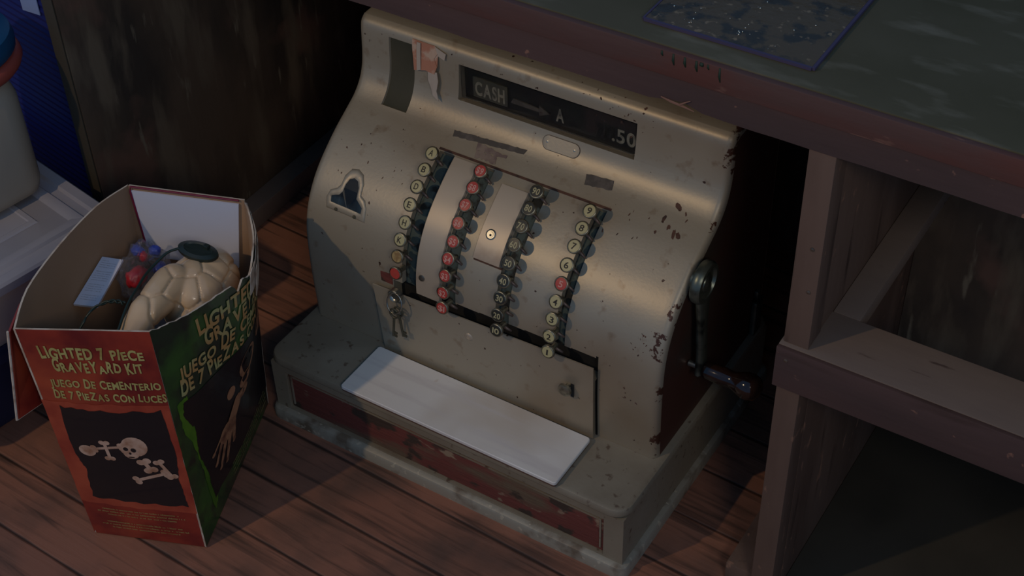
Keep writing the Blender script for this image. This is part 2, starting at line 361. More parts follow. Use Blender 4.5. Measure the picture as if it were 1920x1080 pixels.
box('lower_post', .636, .6605, YF+.001, YF+.03, 0, .3478, 'woodv', ctr, .0012)
box('shelf_rail', .6345, X1-.02, YF-.004, .108, .348, .400, 'woodgrey', ctr, .0015, label='grey-brown horizontal shelf rail')
box('rail_facing', .6345, X1-.02, YF-.009, YF-.0042, .3485, .3995, 'wood', ctr, .001)  # separate darker brown strip over the front of the rail
box('divider_panel', .640, .6608, YF+.0305, .72, 0, .6545, 'woodv', ctr, .001)
box('shelf_cleat', .6612, .689, .1085, .3715, .378, .400, 'woodgrey', ctr, .0012)
box('floor_runner', .601, .6355, .056, .60, 0, .03, 'woodv', ctr, .002)
box('bottom_board', .6612, X1-.03, .05, .3715, .0005, .007, 'bottomboard', ctr, .001)  # thin dark sheet laid over the compartment floor
box('compartment_back', .6612, X1-.03, .372, .384, .007, .6545, 'panel', ctr, .001)
box('end_panel', X1-.0295, X1-.005, YF, .72, 0, .6545, 'woodv', ctr, .001)
for x, z in ((.6455, .386), (.653, .52), (.655, .47)): obj('nail_head', lathe(bmesh.new(), [(0, 0), (.0022, 0), (.0022, .0006), (0, .001)], Matrix.Translation((x, YF-.009 if z < .4 else YF, z)) @ Matrix.Rotation(math.pi/2, 4, 'X'), 10), 'chrome', ctr)

# sheet lying on the counter
gs = thing('clear_sheet', 'dark speckled clear sheet with purple edges lying on the green countertop', 'sheet', loc=(.54, .2, .6815))
def rel(o): o.location = tuple(-c for c in o.parent.location)
for o in (box('pane', .4625, .6205, .0745, .47, .682, .6845, 'glasspane', gs, .0004),): rel(o)
bm = bmesh.new()
bx(bm, .4605, .4623, .073, .4715, .682, .6848); bx(bm, .6207, .6235, .073, .4715, .682, .6848); bx(bm, .4623, .6207, .0715, .0743, .682, .6848)
rel(obj('sheet_edge', bm, 'purple', gs))
bm = bmesh.new(); rnd = random.Random(4)
for k in range(46):
    x = rnd.choice((.50+rnd.gauss(0, .003), .545+rnd.gauss(0, .0015), rnd.uniform(.47, .61))); y = rnd.uniform(.08, .26) if k > 12 else rnd.uniform(.08, .18)
    bmesh.ops.create_icosphere(bm, subdivisions=1, radius=rnd.uniform(.0003, .0009), matrix=Matrix.Translation((x, y, .6849)))
o = obj('glint_beads', bm, 'fleck', gs, True); o['kind'] = 'stuff'; rel(o)  # tiny bright beads added to imitate reflected glints on the pane

# ------------------------------------------------------------------ cash register
reg = thing('cash_register', 'antique cream metal cash register with four curved columns of round keys', 'cash register')
def rrect(x0, x1, y0, y1, r, n=6):
    out = []
    for cx, cy, a0 in ((x1-r, y0+r, -90), (x1-r, y1-r, 0), (x0+r, y1-r, 90), (x0+r, y0+r, 180)):
        for k in range(n+1):
            a = math.radians(a0+90*k/n); out.append((cx+r*math.cos(a), cy+r*math.sin(a)))
    return out
def stack(levels, x0, x1, y0, y1, r, mi=0, bm=None):
    """levels: (inset, z) rings of a rounded rectangle"""
    bm = bm or bmesh.new(); rings = []
    for ins, z in levels:
        rings.append([bm.verts.new((x, y, z)) for x, y in rrect(x0+ins, x1-ins, y0+ins, y1-ins, max(r-ins, .001))])
    n = len(rings[0])
    for A, B in zip(rings, rings[1:]):
        for k in range(n): bm.faces.new((A[k], A[(k+1) % n], B[(k+1) % n], B[k]))
    bm.faces.new(rings[0][::-1]); bm.faces.new(rings[-1])
    return bm
smooth_by_angle(obj('plinth', stack([(0, 0), (0, .013), (.0015, .016), (.005, .018), (.009, .0185)], -.006, .506, -.007, .383, .012), 'plinth', reg), 30)
smooth_by_angle(obj('base_top', stack([(.006, .094), (.0015, .0955), (0, .098), (0, .103), (.0015, .1062), (.004, .1075)], -.002, .502, -.003, .376, .022), 'base', reg), 30)
bm = bmesh.new()       # base carcass round the drawer opening
bx(bm, .001, .022, .001, .37, .0186, .0938); bx(bm, .474, .499, .001, .37, .0186, .0938)
bx(bm, .0221, .4739, .001, .02, .0826, .0938); bx(bm, .0221, .4739, .001, .02, .0186, .0215); bx(bm, .0221, .4739, .33, .37, .0186, .0938)
obj('base_frame', bm, 'base', reg)
dr = box('drawer_front', .0235, .4725, .0045, .018, .0222, .0815, 'drawer', reg, .0015, label='flaking red wooden drawer front')
bm = bmesh.new()
for a in ((.0265, .0285, .028, .077), (.4675, .4695, .028, .077)): bx(bm, a[0], a[1], .0030, .0046, a[2], a[3])
bx(bm, .0285, .4675, .0030, .0046, .0755, .077)
obj('drawer_moulding', bm, 'base', dr)

PROF = [(.0875, .1078), (.0862, .14), (.085, .17), (.0848, .205), (.0862, .24), (.0905, .263), (.098, .283), (.110, .303), (.125, .320), (.144, .336), (.165, .351), (.186, .3635), (.203, .374), (.2155, .387), (.2225, .402), (.2255, .418), (.2268, .434), (.2285, .4535), (.2315, .462), (.238, .4675)]
PR = crom(PROF, 5)
def s_of_z(z):
    for i, (a, b) in enumerate(zip(PR, PR[1:])):
        if a[1] <= z <= b[1]: return i+(z-a[1])/(b[1]-a[1]+1e-9)
    return len(PR)-1
def surf(x, s, off=0):
    s = min(max(s, 0), len(PR)-1.0001); i = int(s); f = s-i
    y = PR[i][0]*(1-f)+PR[i+1][0]*f; z = PR[i][1]*(1-f)+PR[i+1][1]*f
    def nn(j):
        a = PR[max(0, j-2)]; b = PR[min(len(PR)-1, j+2)]; t = Vector((0, b[0]-a[0], b[1]-a[1])).normalized(); return Vector((0, -t.z, t.y))
    n = (nn(i)*(1-f)+nn(i+1)*f).normalized()
    return Vector((x, y, z))+n*off
def S(x, z, off=0): return surf(x, s_of_z(z), off)
def snorm(z): s = s_of_z(z); return (surf(0, s, 1)-surf(0, s, 0)).normalized()
XL, XR = .0076, .4924
COLS = {'department': .157, 'dollar': .223, 'tens': .2965, 'unit': .3638}
regions = []   # x0,x1,z0,z1,depth,material
for nme, xc in COLS.items():
    a, b = {'department': (-.004, .0155), 'dollar': (-.0135, .004), 'tens': (-.014, .003), 'unit': (-.003, .009)}[nme]
    regions.append((xc+a, xc+b, {'department': .222, 'dollar': .218, 'tens': .222, 'unit': .224}[nme], .3585, -.007, 1))
regions.append((.150, .3795, .402, .4465, -.016, 2))
regions.append((.0525, .0875, .3735, .452, -.0025, 3))
for q in range(9): regions.append((.140+q*.0304-(.0012 if q else 0), .140+(q+1)*.0304, .188+q*.0012, .2245+q*.0009, -.014, 2))        # dark gap above the lid
regions.append((.4136, .4160, .1078, .2345, -.009, 2))
def shell_bm():
    e = .0004; xs = set(); ss = set(float(i) for i in range(len(PR)))
    R = .009
    ends = [(XL+R*(1-math.cos(a)), R*(1-math.sin(a))) for a in (math.radians(q) for q in (0, 12, 25, 40, 58, 75, 90))]
    for k in range(61): xs.add(XL+R+(XR-XL-2*R)*k/60)
    for x0, x1, z0, z1, d, mi in regions:
        for x in (x0, x1): xs.update((x-e, x+e))
        for z in (z0, z1): s = s_of_z(z); ss.update((s-.04, s+.04))
    xs = sorted(x for x in xs); ss = sorted(min(max(s, 0), len(PR)-1) for s in ss); ss = [s for i, s in enumerate(ss) if i == 0 or s-ss[i-1] > .01]
    cols = [(x, d) for x, d in ends[:-1]]+[(x, 0) for x in xs]+[(XL+XR-x, d) for x, d in ends[:-1][::-1]]
    bm = bmesh.new(); grid = []
    def hit(x, s):
        y_, z = surf(x, s)[1:3]
        for r in regions:
            if r[0] < x < r[1] and r[2] < z < r[3]: return r
    for x, d in cols:
        col = []
        for s in ss:
            r = hit(x, s); col.append(bm.verts.new(surf(x, s, (r[4] if r else 0)-d)))
        # back of the shell, closing the ring
        for y, z in ((.262, .469), (.30, .466), (.345, .455), (.362, .44), (.366, .41), (.366, .30), (.366, .1078)):
            col.append(bm.verts.new((x, y-(d if y > .3 else 0), z-(d if z > .44 else 0))))
        grid.append(col)
    n = len(grid[0]); ns = len(ss)
    for i in range(len(cols)-1):
        for k in range(n):
            A, B = grid[i], grid[i+1]; f = bm.faces.new((A[k], A[(k+1) % n], B[(k+1) % n], B[k]))
            if k < ns-1:
                xm = (cols[i][0]+cols[i+1][0])/2; r = hit(xm, (ss[k]+ss[k+1])/2)
                if r: f.material_index = r[5]
    for col in (grid[0], grid[-1]):
        f = bm.faces.new(col); f.material_index = 4
        bmesh.ops.triangulate(bm, faces=[f])
    return bm
smooth_by_angle(obj('body', shell_bm(), ['shell', 'slotgreen', 'slot', 'olive', 'cheek'], reg), 40)
# curved cover plates between the key columns
def cover(name, x0, x1, z0, z1, th, m, r=.004):
    bm = bmesh.new(); s0, s1 = s_of_z(z0), s_of_z(z1); n = 40; cols = [(x0, 0), (x0+.0004, th*.6), (x0+.0016, th), (x1-.0016, th), (x1-.0004, th*.6), (x1, 0)]
    g = [[bm.verts.new(surf(x, s0+(s1-s0)*k/n, o)) for k in range(n+1)] for x, o in cols]
    for a, b in zip(g, g[1:]):
        for k in range(n): bm.faces.new((a[k], a[k+1], b[k+1], b[k]))
    for k in (0, n): bm.faces.new([c[k] for c in g])
    return smooth_by_angle(obj(name, bm, m, reg), 40)
cp = cover('cover_plate', .1735, .2085, .222, .3575, .0035, 'plate')
lp = cover('lock_plate', .2440, .2815, .2925, .352, .0045, 'plate')
cover('lower_line', .2445, .2835, .2898, .2922, .0006, 'rust')
cover('rim_strip', .150, .377, .3592, .3606, .0008, 'rust')
def stud(name, x, z, prof, m, parent, off=0, n=20):
    nv = snorm(z); q = Vector((0, 0, 1)).rotation_difference(nv).to_matrix().to_4x4()
    return smooth_by_angle(obj(name, lathe(bmesh.new(), prof, Matrix.Translation(S(x, z, off)) @ q, n), m, parent), 40)
lk = stud('lock', .2585, .3165, [(0, 0), (.0062, 0), (.0062, .0008), (.0052, .0012), (.0048, .0007), (.0034, .0007), (.0032, .0014), (0, .0014)], 'chrome', lp, .0045)
stud('keyhole', .2588, .316, [(0, 0), (.0014, 0), (.0014, .0002), (0, .0002)], 'slot', lp, .0060, 8)
stud('screw', .183, .247, [(0, 0), (.0042, 0), (.0036, .0012), (0, .0016)], 'chrome', cp, .0035)
# adhesive strips and badge
def patch(name, poly, th, m, label=None, rag=.0003):
    bm = bmesh.new(); rnd = random.Random(len(poly)*7+int(poly[0][0]*1e4)); P = []
    for (a, b), (c, d) in zip(poly, poly[1:]+poly[:1]):
        n = max(1, int(math.hypot(c-a, d-b)/.003))
        for k in range(n): P.append((a+(c-a)*k/n+rnd.uniform(-rag, rag), b+(d-b)*k/n+rnd.uniform(-rag, rag)))
    prism(bm, P, lambda u, v: S(u, v, -.0002), lambda u, v: S(u, v, th)); return obj(name, bm, m, reg, label=label)
patch('label_strip', [(.1585, .3695), (.2505, .3735), (.2525, .3775), (.157, .3735)], .0007, 'strip', 'long dark strip of old label residue')
patch('label_strip', [(.334, .3685), (.3665, .3705), (.3645, .3775), (.331, .3757)], .0007, 'strip', 'short dark strip of old label residue')
patch('label_strip', [(.1935, .3665), (.2325, .3668), (.2325, .3688), (.192, .3712)], .0006, 'strip2', 'mauve tatter of old label under the long strip', .0006)
patch('label_strip', [(.196, .362), (.224, .362), (.222, .3662), (.1945, .3662)], .0006, 'strip2', rag=.0008)
bm = bmesh.new()
def oval(cx, cz, hw, hh, k, n=28):
    out = []
    for i in range(n):
        a = 2*math.pi*i/n; c = math.cos(a); s = math.sin(a); out.append((cx+(hw-hh)*(1 if c > 0 else -1)+hh*k*c, cz+hh*k*.9*s))
    return out
bad = obj('badge_plate', prism(bmesh.new(), oval(.291, .3905, .0235, .0078, 1), lambda u, v: S(u, v, -.0002), lambda u, v: S(u, v, .0009)), 'shell', reg)
bm = bmesh.new(); tube(bm, [S(u, v, .0006) for u, v in oval(.291, .3905, .0238, .0081, 1)], .00035, 6, closed=True); obj('badge_outline', bm, 'strip', bad)
for x in (.2735, .3085): stud('screw', x, .3905, [(0, 0), (.0018, 0), (.0014, .0007), (0, .0009)], 'chrome', bad, .0009, 12)
# keys
ROWS = [(.1545, .3715), (.138, .359), (.1215, .3455), (.1058, .3302), (.0938, .3122), (.082, .295), (.074, .2755), (.0676, .2548), (.064, .2345)]
leg = {'department': ['A', 'B', 'D', 'E', 'H', 'K', '*', '#'], 'dollar': ['$9', '$8', '$7', '$6', '$5', '$4', '$3', '$2', '$1'],
       'tens': ['90', '80', '70', '60', '50', '40', '30', '20', '10'], 'unit': list('987654321')}
shaft_p = [(0, -.019), (.0032, -.019), (.0032, -.006), (.0052, -.0055), (.0078, -.0042), (.0084, -.003), (.0084, -.0006), (.0079, 0), (.0071, .0002), (.0069, -.0005), (0, -.0005)]
for nme, xc in COLS.items():
    for i, t in enumerate(leg[nme]):
        y, z = ROWS[i]
        a, b = ROWS[max(i-1, 0)], ROWS[min(i+1, 8)]; tn = Vector((0, a[0]-b[0], a[1]-b[1])).normalized(); nv = Vector((0, -tn.z, tn.y))
        if i >= 7: nv = Vector((0, -.98, .2)).normalized()
        Xv = Vector((1, 0, 0)); Yv = nv.cross(Xv)
        mt = Matrix((( 1, Yv.x, nv.x, xc), (0, Yv.y, nv.y, y), (0, Yv.z, nv.z, z), (0, 0, 0, 1)))
        face = 'kcream'; ink = 'ink'
        if nme == 'dollar' or t in ('#',) or (nme == 'unit' and t == '5'): face = 'kred'; ink = 'red_ink'
        if nme == 'tens': face = 'kblack'; ink = 'cream_ink'
        if t == '*': face = 'kworn'
        lab = {'kred': 'red', 'kblack': 'black', 'kworn': 'worn yellow', 'kcream': 'cream'}[face]
        k = obj('key', lathe(bmesh.new(), shaft_p, mt, 20), 'keymetal', reg, label=('%s round key marked %s' % (lab, t)) if t not in '*#' else '%s round key with its marking rubbed off' % lab)
        smooth_by_angle(k, 40)
        if t != '#':      # lever that carries the key out of its channel
            bm = bmesh.new(); tube(bm, [mt @ Vector((-.001, -.001, -.016)), mt @ Vector((.005, -.004, -.0175)), mt @ Vector((.0095, -.0065, -.0195))], [.0022, .0018, .0014], 6)
            obj('key_lever', bm, 'lever', k, True)
        obj('key_face', lathe(bmesh.new(), [(0, -.0004), (.0068, -.0004), (.0066, 0), (0, .0003)], mt, 20), face, k)
        # linkage arm beside the stem
        bm = bmesh.new()
        if t not in '*#':
            wd = .0088 if len(t) == 2 else {'1': .002, 'E': .0048, 'K': .0055}.get(t, .0052)
            text(bm, t, -wd/2, -.0037, wd, .0074, lambda u, v: mt @ Vector((u, v, .0005)), bold=.012 if len(t) == 1 else .02, gap=.06)
            obj('legend', bm, ink, k)
# indicator flags
ind = obj('indicator_backing', bx(bmesh.new(), .1515, .378, .2365, .2385, .403, .4455), 'slot', reg)
def flat(y): return lambda u, v: Vector((u, y, v))
bm = bmesh.new(); bx(bm, .1635, .210, .2345, .2362, .4045, .4315); fl1 = obj('indicator_flag', bm, 'flagdark', reg, label='dull olive flag reading CASH')
obj('lettering', text(bmesh.new(), 'CASH', .1665, .4085, .040, .0185, flat(.2341), bold=.03), 'flag', fl1)
bm = bmesh.new(); prism(bm, [(.214, .4125), (.252, .4125), (.252, .4075), (.266, .4145), (.252, .4215), (.252, .4165), (.218, .4195)], flat(.2362), flat(.2346)); obj('indicator_arrow', bm, 'strip', reg, label='dull arrow pointing right')
obj('indicator_letter', text(bmesh.new(), 'A', .2735, .4085, .0105, .0175, flat(.2355), bold=.03), 'flag', reg)
obj('indicator_digits', text(bmesh.new(), '.50', .345, .4075, .030, .0185, flat(.2355), bold=.02), 'flag', reg, label='dull cream digits .50')
obj('window_glass', bx(bmesh.new(), .1515, .378, .2285, .2292, .4030, .4450), 'lens', reg)
# trefoil printer opening on the left shoulder
outer = [(.0385, .2835), (.067, .2835), (.0950, .2825), (.0930, .2975), (.0885, .3045), (.0815, .3075), (.0800, .3175), (.0750, .3245), (.0660, .3275), (.0570, .3260), (.0515, .3195), (.0505, .3110), (.0465, .3065), (.0385, .3030), (.0355, .2950)]
inner = [(.0435, .2915), (.067, .2912), (.0875, .2905), (.0872, .2965), (.0835, .2990), (.0770, .3030), (.0755, .3130), (.0715, .3180), (.0655, .3195), (.0600, .3175), (.0570, .3120), (.0560, .3050), (.0525, .3010), (.0470, .2995), (.0425, .2975)]
def dense(P, k=4):
    return [(a+(c-a)*i/k, b+(d-b)*i/k) for (a, b), (c, d) in zip(P, P[1:]+P[:1]) for i in range(k)]
bm = bmesh.new(); cx, cz = .0655, .303
O = dense(outer, 3); I = dense(inner, 3); n = len(O)
def mixl(A, B, f): return [(a[0]+(b[0]-a[0])*f, a[1]+(b[1]-a[1])*f) for a, b in zip(A, B)]
R_ = [[bm.verts.new(S(u, v, off)) for u, v in P] for P, off in ((O, -.0002), (mixl(O, I, .10), .0012), (mixl(O, I, .28), .0020), (mixl(O, I, .8), .0020), (I, .0014), (I, -.003))]
for A, B in zip(R_, R_[1:]):
    for k in range(n): bm.faces.new((A[k], A[(k+1) % n], B[(k+1) % n], B[k]))
tf = smooth_by_angle(obj('receipt_slot_frame', bm, 'shell', reg), 50)
M['slotblue'] = mat('dark_blue_grey_metal', (.05, .08, .10), .3, .6, [(20, (1, 1, 1), .45, .55, (.015, .02, .025), 2)])
bm = bmesh.new(); prism(bm, [(cx+(u-cx)*1.1, cz+(v-cz)*1.1) for u, v in dense(inner, 2)], lambda u, v: S(u, v, -.0004), lambda u, v: S(u, v, .0009)); obj('slot_plate', bm, 'slotblue', tf)
for x, z in ((.0535, .2862), (.0805, .2855)): stud('rivet', x, z, [(0, 0), (.0022, 0), (.0018, .0008), (0, .001)], 'keyshaft', tf, .0028, 12)
# front lid
bm = bmesh.new(); P = [(.1205, .1085), (.4145, .1085), (.4150, .2235), (.385, .2225), (.1140, .2130), (.1160, .20)]
prism(bm, P, lambda u, v: Vector((u, .0812 if v < .15 else .0782, v)), lambda u, v: Vector((u, .0795 if v < .15 else .0765, v)))
lid = obj('front_lid', bm, 'shell', reg)
def lidp(u, v, o=0): return Vector((u, .0795+(.0765-.0795)*(v-.1085)/.11-o, v))
def lstud(name, x, z, prof, m, parent): return smooth_by_angle(obj(name, lathe(bmesh.new(), prof, Matrix.Translation(lidp(x, z)) @ Matrix.Rotation(math.pi/2, 4, 'X'), 20), m, parent), 40)
lstud('screw', .2495, .192, [(0, 0), (.0055, 0), (.0045, .0012), (.003, .0016), (.0028, .0008), (0, .0008)], 'plate', lid)
kn = lstud('latch_knob', .383, .181, [(0, 0), (.003, 0), (.0026, .004), (.0065, .0055), (.0085, .0075), (.008, .0105), (.004, .012), (0, .0122)], 'keymetal', lid)
obj('latch_slot', bx(bmesh.new(), .3865, .3905, .0764, .0772, .166, .186), 'slot', lid)
lockc = lstud('lid_lock', .150, .2135, [(0, 0), (.0092, 0), (.0092, .006), (.0082, .0068), (.0066, .006), (.0055, .0045), (0, .0045)], 'chrome', lid)
patch('dark_opening', [(.122, .2165), (.1385, .2165), (.1385, .232), (.1215, .2305)], .0006, 'drawer', 'dark red-brown notch beside the lock', .0002)
# crank
cr = obj('crank_hub', lathe(bmesh.new(), [(0, 0), (.011, 0), (.012, .004), (.023, .006), (.0245, .008), (.025, .014), (.023, .0175), (.0185, .018), (.017, .0145), (.0115, .013), (.010, .0165), (.006, .018), (0, .0185)], Matrix.Translation((.4930, .152, .334)) @ Matrix.Rotation(math.pi/2, 4, 'Y'), 32), 'iron', reg)
smooth_by_angle(cr, 40)
bm = bmesh.new()
pts = crom([(.505, .152, .324), (.5065, .150, .30), (.508, .149, .27), (.509, .151, .24), (.509, .153, .215), (.509, .154, .204)], 5)
g = []
for i, p in enumerate(pts):
    f = i/(len(pts)-1); wd = .0155-.022*f if f < .3 else .0085+.003*max(0, f-.7)/.3; th = .0042; P = Vector(p)
    g.append([bm.verts.new(P+Vector((a*th, b*wd, 0))) for a, b in ((-1, -.7), (-.4, -1), (.4, -1), (1, -.7), (1, .7), (.4, 1), (-.4, 1), (-1, .7))])
for A, B in zip(g, g[1:]):
    for k in range(8): bm.faces.new((A[k], A[(k+1) % 8], B[(k+1) % 8], B[k]))
bm.faces.new(g[0]); bm.faces.new(g[-1][::-1])
ca = smooth_by_angle(obj('crank_arm', bm, 'iron', reg), 60)
obj('crank_pin', tube(bmesh.new(), [(.4945, .153, .209), (.512, .153, .209)], .0038, 12), 'chrome', ca)
smooth_by_angle(obj('crank_grip', lathe(bmesh.new(), [(0, 0), (.0085, 0), (.0105, .003), (.010, .006), (.0105, .016), (.0108, .025), (.0098, .032), (.0102, .037), (.0130, .044), (.0155, .051), (.0155, .058), (.013, .065), (.007, .069), (0, .070)], Matrix.Translation((.5125, .153, .209)) @ Matrix.Rotation(math.pi/2, 4, 'Y'), 28), 'ebony', reg, label='dark polished wooden crank grip'), 60)
bm = bmesh.new(); bx(bm, .4932, .5010, .325, .345, .112, .165, .003); bx(bm, .4932, .4985, .331, .339, .165, .178, .002); obj('rear_bracket', bm, 'iron', reg)
bm = bmesh.new()
obj('marble_slab', stack([(.0004, .1108), (0, .1111), (0, .1146), (.0008, .1155)], .1165, .4155, -.0065, .0735, .004), 'marble', reg, label='white marble slab on the base')
obj('slab_support', stack([(.0008, .1076), (.0008, .1107)], .1165, .4155, -.0065, .0735, .004), 'support', reg)
# small patches of chipped paint on the shell
rnd = random.Random(3)
def chips(cx, cz, n, sp, sz):
    bm = bmesh.new()
    for _ in range(n):
        u = cx+rnd.gauss(0, sp); v = cz+rnd.gauss(0, sp*.6); r = rnd.uniform(.3, 1)*sz; k = rnd.randint(6, 9); a0 = rnd.random()*6
        st = rnd.uniform(1, 2.6); an = rnd.random()*3
        P = []
        for i in range(k):
            a = a0+2*math.pi*i/k; q = r*rnd.uniform(.45, 1.1); du = q*math.cos(a)*st; dv = q*math.sin(a)
            P.append((u+du*math.cos(an)-dv*math.sin(an), v+du*math.sin(an)+dv*math.cos(an)))
        if all(XL+.012 < p[0] < XR-.012 for p in P): prism(bm, P, lambda u, v: S(u, v, -.0004), lambda u, v: S(u, v, .00025))
    return bm
for a in ((.447, .366, 9, .010, .0024), (.405, .353, 8, .010, .0012), (.36, .452, 22, .02, .0012), (.43, .24, 7, .02, .0013), (.455, .20, 6, .015, .0015), (.468, .27, 10, .012, .0015), (.30, .455, 5, .03, .001), (.12, .335, 10, .02, .0008), (.06, .34, 6, .03, .001)):
    o = obj('paint_chips', chips(*a), 'rust', reg, label='brown chips in the cream paint'); o['kind'] = 'stuff'

# key ring hanging from the lid lock
kr = thing('key_ring', 'small metal key ring with dark old keys hanging from the lock of the register lid', 'keys', loc=(.150, .066, .2135))
bm = bmesh.new()
tube(bm, [(.1535+.0115*math.cos(a)*.9, .0655+.004*math.sin(a), .2085+.0125*math.sin(a)) for a in (2*math.pi*k/28 for k in range(28))], .0010, 8, closed=True)
rel(obj('ring', bm, 'chrome', kr, True))
def oldkey(dx, dy, ang, nm):
    bm = bmesh.new()
    mt = Matrix.Translation((.1535+dx, .0655+dy, .199)) @ Matrix.Rotation(ang, 4, 'Y')
    P = [mt @ Vector((.006*math.cos(a), 0, -.006+.0065*math.sin(a))) for a in (2*math.pi*k/20 for k in range(20))]
    tube(bm, P, .0014, 7, closed=True)
    tube(bm, [mt @ Vector((0, 0, -.0125)), mt @ Vector((0, 0, -.016)), mt @ Vector((0, 0, -.044))], [.0022, .0016, .0015], 8)
    for z in (-.036, -.041):
        q = [mt @ Vector(v) for v in ((0, 0, z), (.0055, 0, z), (.0055, 0, z-.003), (0, 0, z-.003))]
        a_ = [bm.verts.new(v+Vector((0, -.0007, 0))) for v in q]; b_ = [bm.verts.new(v+Vector((0, .0007, 0))) for v in q]
        bm.faces.new(a_); bm.faces.new(b_[::-1])
        for k in range(4): bm.faces.new((a_[k], a_[(k+1) % 4], b_[(k+1) % 4], b_[k]))
    rel(smooth_by_angle(obj('key', bm, 'keyshaft', kr), 50))
M['oldkey'] = M['keyshaft']
oldkey(0, -.001, math.radians(7), 'a'); oldkey(.001, .004, math.radians(-6), 'b')

# torn paper stuck on the register's head
tp = thing('torn_paper', 'torn faded red paper scrap stuck on the upper front of the cash register', 'paper', loc=(.095, .22, .44))
def sheet_on(name, poly, o0, m, par, curl=0):
    bm = bmesh.new(); P = [(.0855+(u-.0838)*1.3, v) for u, v in dense(poly, 4)]
    prism(bm, P, lambda u, v: S(u, v, o0+curl*(.458-v)*.5), lambda u, v: S(u, v, o0+.0008+curl*(.458-v)*.5)); o = obj(name, bm, m, par); rel(o); return o
sheet_on('red_scrap', [(.0838, .4595), (.1085, .4592), (.1120, .4525), (.1085, .445), (.1120, .436), (.1095, .426), (.1000, .4275), (.0880, .4235), (.0865, .437), (.0850, .448)], .0006, 'pinkpaper', tp, .25)
sheet_on('pale_strip', [(.0895, .458), (.0935, .458), (.0955, .427), (.0915, .425)], .0017, 'palepaper', tp, .25)
sheet_on('pale_scrap', [(.1025, .4270), (.1120, .4290), (.1135, .418), (.1125, .405), (.1165, .394), (.1095, .3985), (.1060, .409), (.1030, .416)], .0024, 'palepaper', tp, .1)
sheet_on('pale_corner', [(.1085, .4590), (.1205, .4545), (.1195, .447), (.1130, .4495)], .0012, 'palepaper', tp, .2)

# ------------------------------------------------------------------ printed cardboard box
cb = thing('cardboard_box', 'open printed box, red end and green side, beside the cash register', 'box')
H = .338
bFR = Vector((.065, -.2155, 0)); bFL = Vector((-.064, -.267, 0)); bBR = Vector((-.022, .006, 0)); bBL = Vector((-.151, -.0455, 0))
def fn_front(u, v, off=0):
    t = Vector((.0535, -.2105, H)); tl = Vector((-.0725, -.2790, H-.001))
    a = bFL.lerp(tl, v); b = bFR.lerp(t, v); p = a.lerp(b, u); d = (b-a).normalized()
    n = Vector((d.y, -d.x, 0)); return p+n*(off+.004*math.sin(math.pi*u)*math.sin(math.pi*v))
RIM = crom([(0, .0535, -.2105, H), (.22, .0625, -.163, .329), (.42, .066, -.112, .3235), (.55, .0685, -.080, .3235), (.70, .058, -.052, .326), (.85, .030, -.016, .334), (1, -.004, .011, H)], 4)
def fn_right(u, v, off=0, rim=True):
    q = Vector(interp(RIM, u)); b = bFR.lerp(bBR, u)
    zt = q.z; k = v
    w = k*k*(3-2*k)*.35+k*.65
    p = Vector((b.x+(q.x-b.x)*w, b.y+(q.y-b.y)*w, zt*v)); n = Vector((.93, .36, 0)); return p+n*off
def fn_left(u, v, off=0):
    rim = crom([(0, -.0725, -.2790, H-.001), (.25, -.1065, -.2275, H), (.5, -.1300, -.1560, H), (.75, -.143, -.085, H), (1, -.139, -.036, H)], 4)
    q = Vector(interp(rim, u)); b = bFL.lerp(bBL, u); p = b.lerp(q, v); return p+Vector((-.93, -.36, 0))*off
def fn_back(u, v, off=0):
    q = Vector((-.139, -.036, H)).lerp(Vector((-.004, .011, H)), u); b = bBL.lerp(bBR, u); p = b.lerp(q, v); return p+Vector((-.36, .93, 0))*off
def wall(name, fn, mo, mi_, nu=14, nv=10, th=.0022, v0=.006, top=None):
    bm = bmesh.new()
    def T(u): return top(u) if top else 1
    O = [[bm.verts.new(fn(i/nu, v0+(T(i/nu)-v0)*j/nv, 0)) for j in range(nv+1)] for i in range(nu+1)]
    I_ = [[bm.verts.new(fn(i/nu, v0+(T(i/nu)-v0)*j/nv, -th)) for j in range(nv+1)] for i in range(nu+1)]
    for i in range(nu):
        for j in range(nv):
            bm.faces.new((O[i][j], O[i+1][j], O[i+1][j+1], O[i][j+1])).material_index = 0
            bm.faces.new((I_[i][j], I_[i][j+1], I_[i+1][j+1], I_[i+1][j])).material_index = 1
        bm.faces.new((O[i][nv], O[i+1][nv], I_[i+1][nv], I_[i][nv])).material_index = 2
        bm.faces.new((O[i][0], I_[i][0], I_[i+1][0], O[i+1][0])).material_index = 1
    for i in (0, nu):
        for j in range(nv): bm.faces.new((O[i][j], O[i][j+1], I_[i][j+1], I_[i][j])).material_index = 2
    return smooth_by_angle(obj(name, bm, [mo, mi_, 'tear'], cb), 50)
fp = wall('front_panel', fn_front, 'redprint', 'kraft')
tornr = lambda u: 1+(.0 if u < .5 else -.03*math.sin((u-.5)*14)**2)+.006*noise.noise(Vector((u*30, 0, 0)))-(.05*math.exp(-((u-.50)/.018)**2))
rp = wall('side_panel', fn_right, 'greenprint', 'kraft', 60, 16, top=tornr)
wall('side_panel', fn_left, 'redprint', 'kraft', 20, 10)
bp = wall('back_panel', fn_back, 'magenta', 'kraft')
obj('box_bottom', prism(bmesh.new(), [(p.x, p.y) for p in (bFL*.98+bBR*.02, bFR*.98+bBL*.02, bBR*.98+bFL*.02, bBL*.98+bFR*.02)], lambda u, v: Vector((u, v, .0008)), lambda u, v: Vector((u, v, .003))), 'kraft', cb)
